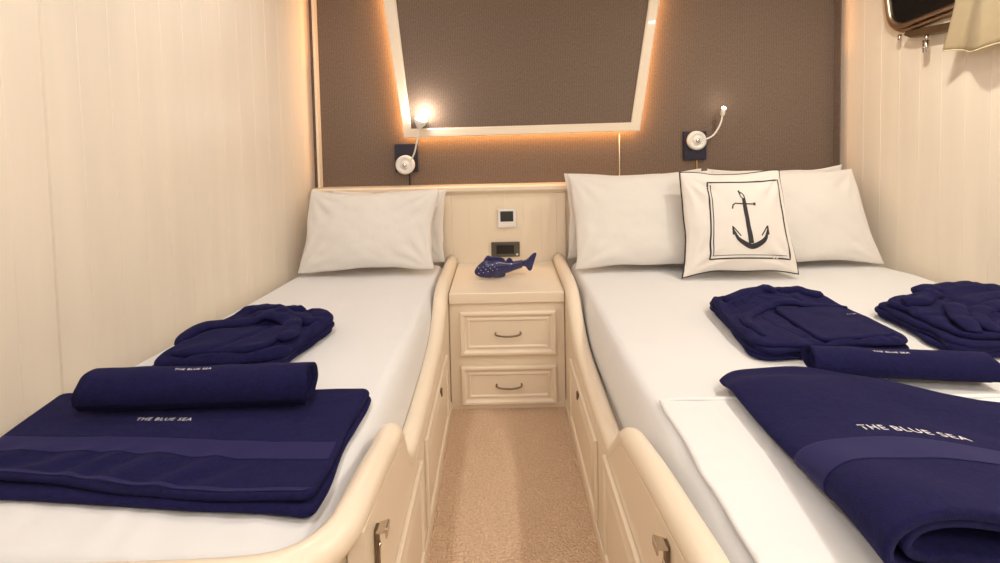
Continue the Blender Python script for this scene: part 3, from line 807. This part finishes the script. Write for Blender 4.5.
def crease(x, y, sd, A=.006, wd=.07):
    return -A*math.exp(-(nz(x+.3*nz(x*2, y*2, sd+3), y, sd)/wd)**2)
def ribbon(bm, surf, uv, width, th=.008, off=.003, n=7):
    """soft flat belt lying on a surface along uv points"""
    P = smooth_path([Vector((a, b, 0)) for a, b in uv], n); pts = [surf(p.x, p.y, off) for p in P]
    tube(bm, pts, lambda t: width/2*max(.12, min(1, t/.10, (1-t)/.10))**.5, 14, up=(0, 0, 1), flat=th/width*2*.9)

def stack(c, zs, ths, parent, name, re, rc, seed, inset=0.0):
    """the folded plies seen along the sides of a robe"""
    for i, (z, t) in enumerate(zip(zs, ths)):
        q = [Vector((x+.012*nz(k*3.1, i*2.7, seed), y+.012*nz(k*2.3, i*1.9, seed+5), MTOP+.001+z)) for k, (x, y, _) in enumerate(c)]
        p = Pad(q, t, re, rc, .45, lambda u, v: .003*nz(u*5, v*4, seed+i), lambda u, v, i=i: (.016*nz(u*3.4, v*4.3, seed+i*3), .016*nz(u*4.1, v*3.2, seed+9+i*3), 0), 44, 44)
        obj(name, p.bm(), MT['terry'], parent, smooth=True)
# --- robe on the narrow bed
rl = thing('bathrobe', 'folded navy bathrobe with crossed belt on the narrow left bed', 'bathrobe', (-.86, 1.68, MTOP), GRB)
b0 = [(-1.05, 1.40, MTOP+.001), (-.675, 1.43, MTOP+.001), (-.595, 1.77, MTOP+.001), (-.975, 1.84, MTOP+.001)]
def rlt(u, v):
    h = .010*nz(u*3.2, v*3, 4)+.004*nz(u*8, v*8, 6)
    for a, b, s_, k in (((.02, .42), (.55, .72), .045, .012), ((.55, .72), (.98, .40), .045, .010), ((.30, .10), (.75, .48), .05, -.010), ((.1, .9), (.6, .95), .05, .012), ((.78, .98), (.98, .60), .05, .010)):
        d, t = segdist(u, v, a, b); h += k*gauss(d, s_)
    return h+.008*sstep(.5, .9, v)+crease(u*2.6, v*2.2, 3.3)+crease(u*4, v*3, 9.3, .004)
stack(b0, (0, .015), (.018, .018), rl, 'lower_fold', .012, .05, 2.5)
rp = Pad([(x+.008, y+.006, z+.030) for x, y, z in b0], .030, .026, .07, .42, rlt, lambda u, v: (.014*nz(u*4, v*4, 7), .014*nz(u*4, v*4, 1.2), 0), 70, 70)
obj('body', rp.bm(), MT['terry'], rl, smooth=True)
# folded skirt panel lying in front of the belt
sk = Pad([rp.at(.10, .04, -.006), rp.at(.88, .04, -.006), rp.at(.86, .50, -.004), rp.at(.16, .42, -.004)], .020, .016, .05, .45,
         lambda u, v: .006*nz(u*4, v*3, 2)-.007*gauss(segdist(u, v, (.45, .0), (.75, .9))[0], .05), None, 40, 36)
obj('skirt_panel', sk.bm(), MT['terry'], rl, smooth=True)
cl = Pad([rp.at(.20, .80, -.004), rp.at(.72, .86, -.004), rp.at(.70, 1.0, -.01), rp.at(.22, .985, -.008)], .034, .020, .03, .4, lambda u, v: .006*nz(u*6, v*3, 5), None, 34, 24)
obj('collar', cl.bm(), MT['terry'], rl, smooth=True)
sv = Pad([rp.at(.60, .70, -.006), rp.at(.985, .60, -.014), rp.at(1.0, 1.0, -.018), rp.at(.66, 1.0, -.012)], .030, .022, .045, .42, lambda u, v: .006*nz(u*3, v*4, 8), None, 34, 34)
sleeve = obj('sleeve', sv.bm(), MT['terry'], rl, smooth=True)
bm = bmesh.new(); ribbon(bm, rp.at, [(-.0, .30), (.06, .42), (.18, .55), (.36, .66), (.56, .68), (.76, .60), (.90, .44)], .058, .014, .007)
obj('belt', bm, MT['terry'], rl, smooth=True)
bm = bmesh.new(); ribbon(bm, rp.at, [(.30, .72), (.46, .76), (.64, .72), (.80, .56), (.90, .36), (.92, .20)], .060, .014, .012)
lap = obj('lapel', bm, MT['terry'], rl, smooth=True)
text_on('BLUE SEA', rp.at, .775, .61, .66, -.75, .20, .045, 'embroidery', rl, .0265)
settle(rl)

# ------------------------------------------------------------------ right bed: big folded towel, rolled towel, two robes
SHT = MTOP+.021
bt = thing('bath_towel', 'large navy bath towel folded double at the near foot of the wide bed', 'towel', (.95, 1.05, SHT), GT)
TY0, TY1 = .705, 1.335
def tprof():
    # outer layer: from the bottom right, along to the fold at the left, back over the top
    z = lambda a: a
    return smooth_path([Vector((1.30, .010, 0)), Vector((1.0, .010, 0)), Vector((.70, .010, 0)), Vector((.635, .013, 0)), Vector((.600, .030, 0)), Vector((.592, .055, 0)),
                        Vector((.612, .082, 0)), Vector((.665, .097, 0)), Vector((.80, .101, 0)), Vector((1.0, .098, 0)), Vector((1.30, .092, 0))], 6)
def tprof2():
    return smooth_path([Vector((1.28, .028, 0)), Vector((1.0, .028, 0)), Vector((.72, .027, 0)), Vector((.655, .032, 0)), Vector((.628, .046, 0)), Vector((.630, .062, 0)),
                        Vector((.655, .077, 0)), Vector((.72, .083, 0)), Vector((.85, .083, 0)), Vector((1.0, .080, 0)), Vector((1.28, .072, 0))], 6)
def tdef(p):
    v = (p.y-TY0)/(TY1-TY0); x = p.x; z = p.z
    k = 1-.58*sstep(.05, .62, v)-.12*v          # the fold stands open at the near end and lies flat at the far end
    z = z*k*(1-.38*sstep(.68, 1.02, x)*(1-sstep(.1, .5, v)))
    z += .010*gauss(v-.78, .2)*gauss(x-.72, .16)*(p.z/.1)
    z += (.006*nz(x*5, v*4, 2)+.012*gauss(v-.18, .12)*nz(x*6, 3, 1))*(p.z/.1)
    # outline: left edge runs slightly askew, far edge droops at its right end
    xx = x - .045*(1-v) + .012*math.sin(v*4+1)*gauss(x-.6, .2)
    yy_ = p.y + (.02*nz(x*4, 2.2)-.10*sstep(.95, 1.3, x)*0)*(v) - .012*nz(x*5, 8.1)*(1-v)
    yy_ -= .23*sstep(.78, 1.18, x)*v + .03*gauss(x-.57, .045)*v*v
    return Vector((xx, yy_, SHT-.016*sstep(1.22, 1.30, yy_)+.0015+max(.0, z)))
bm = bmesh.new(); sheet(bm, [(p.x, p.y) for p in tprof()], .015, TY0, TY1, 64, tdef); obj('outer_fold', bm, MT['terry'], bt, smooth=True)
bm = bmesh.new(); sheet(bm, [(p.x, p.y) for p in tprof2()], .014, TY0+.006, TY1-.02, 50, tdef); obj('inner_fold', bm, MT['terry'], bt, smooth=True)
# outer face of the cloth: a = arc length from the fold's crown (negative = round the fold), v: 0 near .. 1 far
TP = [Vector((p.x, p.y)) for p in tprof()]; TA = [0.0]
for a, b in zip(TP, TP[1:]): TA.append(TA[-1]+(b-a).length)
T0 = TA[36]
def tsurf(a, v, off):
    q = a+T0; k = 1
    while k < len(TA)-1 and TA[k] < q: k += 1
    f = (q-TA[k-1])/(TA[k]-TA[k-1]); p = TP[k-1].lerp(TP[k], f)
    d = (TP[min(len(TP)-1, k+1)]-TP[max(0, k-2)]).normalized(); n = Vector((-d.y, d.x))
    e = p+n*(.0075+off); return tdef(Vector((e.x, TY0+(TY1-TY0)*v, e.y)))
def band(v0, wd, name):
    bm = strip_on(tsurf, [(-.070+.72*i/90, v0+.02*math.sin(i*.05), 0, wd) for i in range(91)], 0, .0012, lift=.0012)
    obj(name, bm, MT['terry_flat'], bt, smooth=True)
band(.315, .15, 'woven_border')
text_on('THE BLUE SEA', tsurf, .240, .462, 1, 0, .185, .050, 'embroidery', bt, .0022)
settle(bt)

# rolled towel behind it
tr, surf = roll('rolled navy towel lying behind the big folded towel on the wide bed', (.852, 1.374), (1.30, 1.312), .047, 2.6, .0125, 'rolled_towel', .80, 1.1*PI, MTOP+.001)
text_on('THE BLUE SEA', lambda u, v, o: surf(u, v, o), .45, .60*PI, 1, 0, .20, -.16, 'embroidery', tr, .001)
settle(tr)

# --- robe one
r1 = thing('bathrobe', 'neatly folded navy bathrobe with open collar, in the middle of the wide bed', 'bathrobe', (.98, 1.68, MTOP), GRB)
c1 = [(.745, 1.455, MTOP+.001), (1.235, 1.46, MTOP+.001), (1.210, 1.925, MTOP+.001), (.780, 1.885, MTOP+.001)]
def r1t(u, v):
    h = .008*nz(u*3, v*3, 11)+.003*nz(u*9, v*9, 3)
    for a, b, s_, k in (((.45, .0), (.42, .62), .025, -.012), ((.42, .62), (.62, .72), .03, .008), ((.15, .78), (.55, .98), .035, .010), ((.85, .95), (.60, .70), .04, .008), ((.66, .05), (.72, .60), .03, -.005)):
        d, t = segdist(u, v, a, b); h += k*gauss(d, s_)
    return h+.006*sstep(.6, .9, v)+crease(u*2.4, v*2.2, 13.3, .005)+crease(u*4, v*3.4, 19.3, .003)
stack(c1, (0, .0115, .023), (.014, .014, .014), r1, 'lower_fold', .010, .045, 6.5)
p1 = Pad([(x, y, z+.033) for x, y, z in c1], .018, .014, .055, .42, r1t, lambda u, v: (.012*nz(u*4, v*4, 17), .012*nz(u*4, v*4, 13), 0), 80, 80)
obj('body', p1.bm(), MT['terry'], r1, smooth=True)
# overlapping front panel
fpn = Pad([p1.at(.42, .03, -.006), p1.at(.97, .05, -.008), p1.at(.95, .62, -.006), p1.at(.40, .62, -.004)], .014, .008, .03, .4, lambda u, v: .004*nz(u*4, v*4, 21), None, 40, 40)
obj('front_panel', fpn.bm(), MT['terry'], r1, smooth=True)
bm = bmesh.new(); ribbon(bm, p1.at, [(.09, .10), (.085, .34), (.13, .50), (.25, .60), (.45, .665), (.65, .68), (.85, .66), (.985, .60)], .036, .011, .003)
obj('belt', bm, MT['terry'], r1, smooth=True)
for pts, nm in (([(.12, .84), (.30, .93), (.48, .98), (.60, .93)], 'collar'), ([(.62, .985), (.72, .97), (.86, .90), (.95, .80)], 'collar')):
    bm = bmesh.new(); ribbon(bm, p1.at, pts, .055, .016, .001); obj(nm, bm, MT['terry'], r1, smooth=True)
lp1 = Pad([p1.at(.425, .38, .004), p1.at(.46, .40, .004), p1.at(.61, .625, .002), p1.at(.43, .625, .002)], .010, .006, .012, .4, None, None, 16, 16)
obj('lapel', lp1.bm(), MT['terry'], r1, smooth=True)
bm = bmesh.new(); ribbon(bm, p1.at, [(.50, .945), (.56, .955), (.63, .955)], .016, .004, .010); obj('neck_tag', bm, MT['terry_flat'], r1, smooth=True)
text_on('BLUE SEA', p1.at, .865, .40, 1, 0, .075, .022, 'embroidery', r1, .008)
settle(r1)

# --- robe two
r2 = thing('bathrobe', 'bulky folded navy bathrobe with knotted belt beside the right wall', 'bathrobe', (1.66, 1.75, MTOP), GRB)
c2 = [(1.335, 1.445, MTOP+.001), (1.87, 1.44, MTOP+.001), (1.90, 1.98, MTOP+.001), (1.345, 1.80, MTOP+.001)]
def lay(k): return [Vector((x, y, z+k)) for x, y, z in c2]
stack(c2, (0, .014), (.017, .017), r2, 'lower_fold', .011, .05, 11.5)
low = Pad([(x+.01, y, z+.028) for x, y, z in c2], .018, .014, .05, .45, lambda u, v: .005*nz(u*5, v*4, 31), lambda u, v: (.014*nz(u*4, v*5, 27), .014*nz(u*4, v*4, 23), 0), 60, 60)
obj('body', low.bm(), MT['terry'], r2, smooth=True)
def r2t(u, v):
    h = .010*nz(u*3, v*3, 41)+.004*nz(u*8, v*8, 6)
    for a, b, s_, k in (((.15, .15), (.30, .80), .05, .012), ((.30, .20), (.42, .85), .04, -.010), ((.4, .9), (.9, .8), .06, .014)):
        d, t = segdist(u, v, a, b); h += k*gauss(d, s_)
    return h+crease(u*2.6, v*2.6, 23.3, .008)+crease(u*5, v*3.4, 29.3, .004)
hi = Pad([Vector(q)+Vector((dx, dy, .043)) for q, (dx, dy) in zip(c2, ((.035, .012), (-.01, .02), (-.01, -.03), (.02, -.03)))], .028, .024, .06, .42, r2t,
         lambda u, v: (.014*nz(u*4, v*5, 37), .012*nz(u*4, v*4, 33), 0), 60, 60)
obj('upper_fold', hi.bm(), MT['terry'], r2, smooth=True)
for pts, wd, of in (([(.10, .02), (.16, .30), (.30, .52), (.52, .62), (.80, .66), (.97, .62)], .060, .010), ([(.24, .02), (.26, .26), (.40, .42), (.62, .50), (.95, .50)], .055, .008)):
    bm = bmesh.new(); ribbon(bm, hi.at, pts, wd, .013, of-.004); obj('belt', bm, MT['terry'], r2, smooth=True)
bm = bmesh.new(); ribbon(bm, hi.at, [(.30, .98), (.45, .94), (.62, .93), (.85, .90)], .07, .022, -.002); obj('collar', bm, MT['terry'], r2, smooth=True)
bm = bmesh.new(); ribbon(bm, hi.at, [(.04, .80), (.14, .72), (.24, .78), (.40, .86)], .055, .022, .004); obj('sleeve', bm, MT['terry'], r2, smooth=True)
settle(r2)

# ------------------------------------------------------------------ porthole and curtain on the right wall
RD = Vector((wx_right(1.9)-wx_right(2.74), 1.9-2.74, 0)).normalized()      # along the wall toward the viewer
RN = Vector((-RD.y, RD.x, 0));
if RN.x > 0: RN = -RN                                                       # into the room
RO = Vector((wx_right(2.44), 2.44, 0))
def wp_(a, z, n): return RO+RD*a+RN*n+Vector((0, 0, z))
TILT = math.radians(9)
def wt_(a, z, n): return wp_(a*math.cos(TILT)-(z-1.655)*math.sin(TILT), 1.655+a*math.sin(TILT)+(z-1.655)*math.cos(TILT), n)
def oblong(w_, h_, r, n=10):
    P = []
    for cx, cz, a0 in ((w_-r, h_-r, 0), (r, h_-r, PI/2), (r, r, PI), (w_-r, r, 1.5*PI)):
        for k in range(n+1): a = a0+PI/2*k/n; P.append((cx+r*math.cos(a), cz+r*math.sin(a)))
    return P
win = thing('window_1', 'oblong bronze-rimmed porthole with dark night glass high on the right wall', 'window', tuple(wp_(.3, 1.63, 0)))
win['kind'] = 'structure'
del win['label'], win['category']
W, H, R0, ZB = .62, .30, .105, 1.655
def oring(bm, prof):
    rings = []
    for ins, n in prof: rings.append([bm.verts.new(wt_(a+ins, ZB+z+ins, n)) for a, z in oblong(W-2*ins, H-2*ins, R0-ins)])
    for A, B in zip(rings, rings[1:]):
        L = len(A)
        for k in range(L): bm.faces.new((A[k], A[(k+1) % L], B[(k+1) % L], B[k]))
bm = bmesh.new(); oring(bm, [(0, .0005), (-.004, .012), (.000, .020), (.012, .024), (.022, .018), (.024, .010), (.024, .0005), (0, .0005)])
obj('frame', bm, MT['brass'], win, smooth=True)
bm = bmesh.new(); oring(bm, [(.020, .021), (.017, .034), (.020, .042), (.030, .044), (.040, .036), (.042, .020), (.020, .021)])
obj('sash', bm, MT['brass'], win, smooth=True)
bm = bmesh.new(); P = oblong(W-.076, H-.076, R0-.038); prism(bm, [wt_(a+.038, ZB+z+.038, .022) for a, z in P], RN*.006); obj('glass', bm, MT['glass'], win)
bm = bmesh.new(); prism(bm, [wp_(.10, ZB-.006, .004), wp_(.13, ZB-.022, .004), wp_(.30, ZB-.022, .004), wp_(.33, ZB-.006, .004), wp_(.32, ZB+.012, .004), wp_(.11, ZB+.012, .004)], RN*.045)
obj('hinge_block', bm, MT['pewter'], win, bevel=.004)
bm = bmesh.new(); tube(bm, [wp_(.20, ZB-.015, .035), wp_(.20, ZB-.055, .040)], .007, 12); tube(bm, [wp_(.20, ZB-.045, .040), wp_(.20, ZB-.10, .040)], .012, 14)
obj('latch', bm, MT['chrome'], win, smooth=True)
bm = bmesh.new(); tube(bm, [wp_(.065, ZB+.004, .030), wp_(.065, ZB-.025, .030)], .008, 12); obj('screw_knob', bm, MT['chrome'], win, smooth=True)
settle(win)

cu = thing('curtain', 'short gathered cream curtain beside the porthole on the right wall', 'curtain', tuple(wp_(.6, 1.53, .06)))
bm = bmesh.new(); NA, NZ = 120, 26; rows = []
for j in range(NZ+1):
    q = j/NZ; z = 1.533+(2.16-1.533)*q; row = []
    for i in range(NA+1):
        p = i/NA
        a = .325+.14*q + p*(.60-.13*q)
        amp = .022*(1-.35*q)
        n = .085+amp*math.sin(p*20+1.2*math.sin(p*9)+.4*q+2.2)+.006*nz(p*14, q*3, 2)
        zz = z+(.010*math.sin(p*19+1)+.012*p*0)*(1-q)**2
        row.append(bm.verts.new(wp_(a, zz, n)))
    rows.append(row)
for A, B in zip(rows, rows[1:]):
    for k in range(NA): bm.faces.new((A[k], A[k+1], B[k+1], B[k]))
bmesh.ops.solidify(bm, geom=bm.faces[:], thickness=.003)
obj('cloth', bm, MT['curtain'], cu, smooth=True)
bm = bmesh.new(); tube(bm, [rows_pt for rows_pt in [wp_(.325+.60*i/NA, 1.533+.010*math.sin(i/NA*19+1), .085+.022*math.sin(i/NA*20+1.2*math.sin(i/NA*9)+2.2)+.006*nz(i/NA*14, 0, 2)) for i in range(NA+1)]], .0028, 8)
obj('hem', bm, MT['curtain'], cu, smooth=True)
bm = bmesh.new(); tube(bm, [wp_(.05, 2.150, .085), wp_(1.0, 2.150, .085)], .008, 12)
obj('curtain_rod', bm, MT['brass'], cu, smooth=True)
settle(cu)
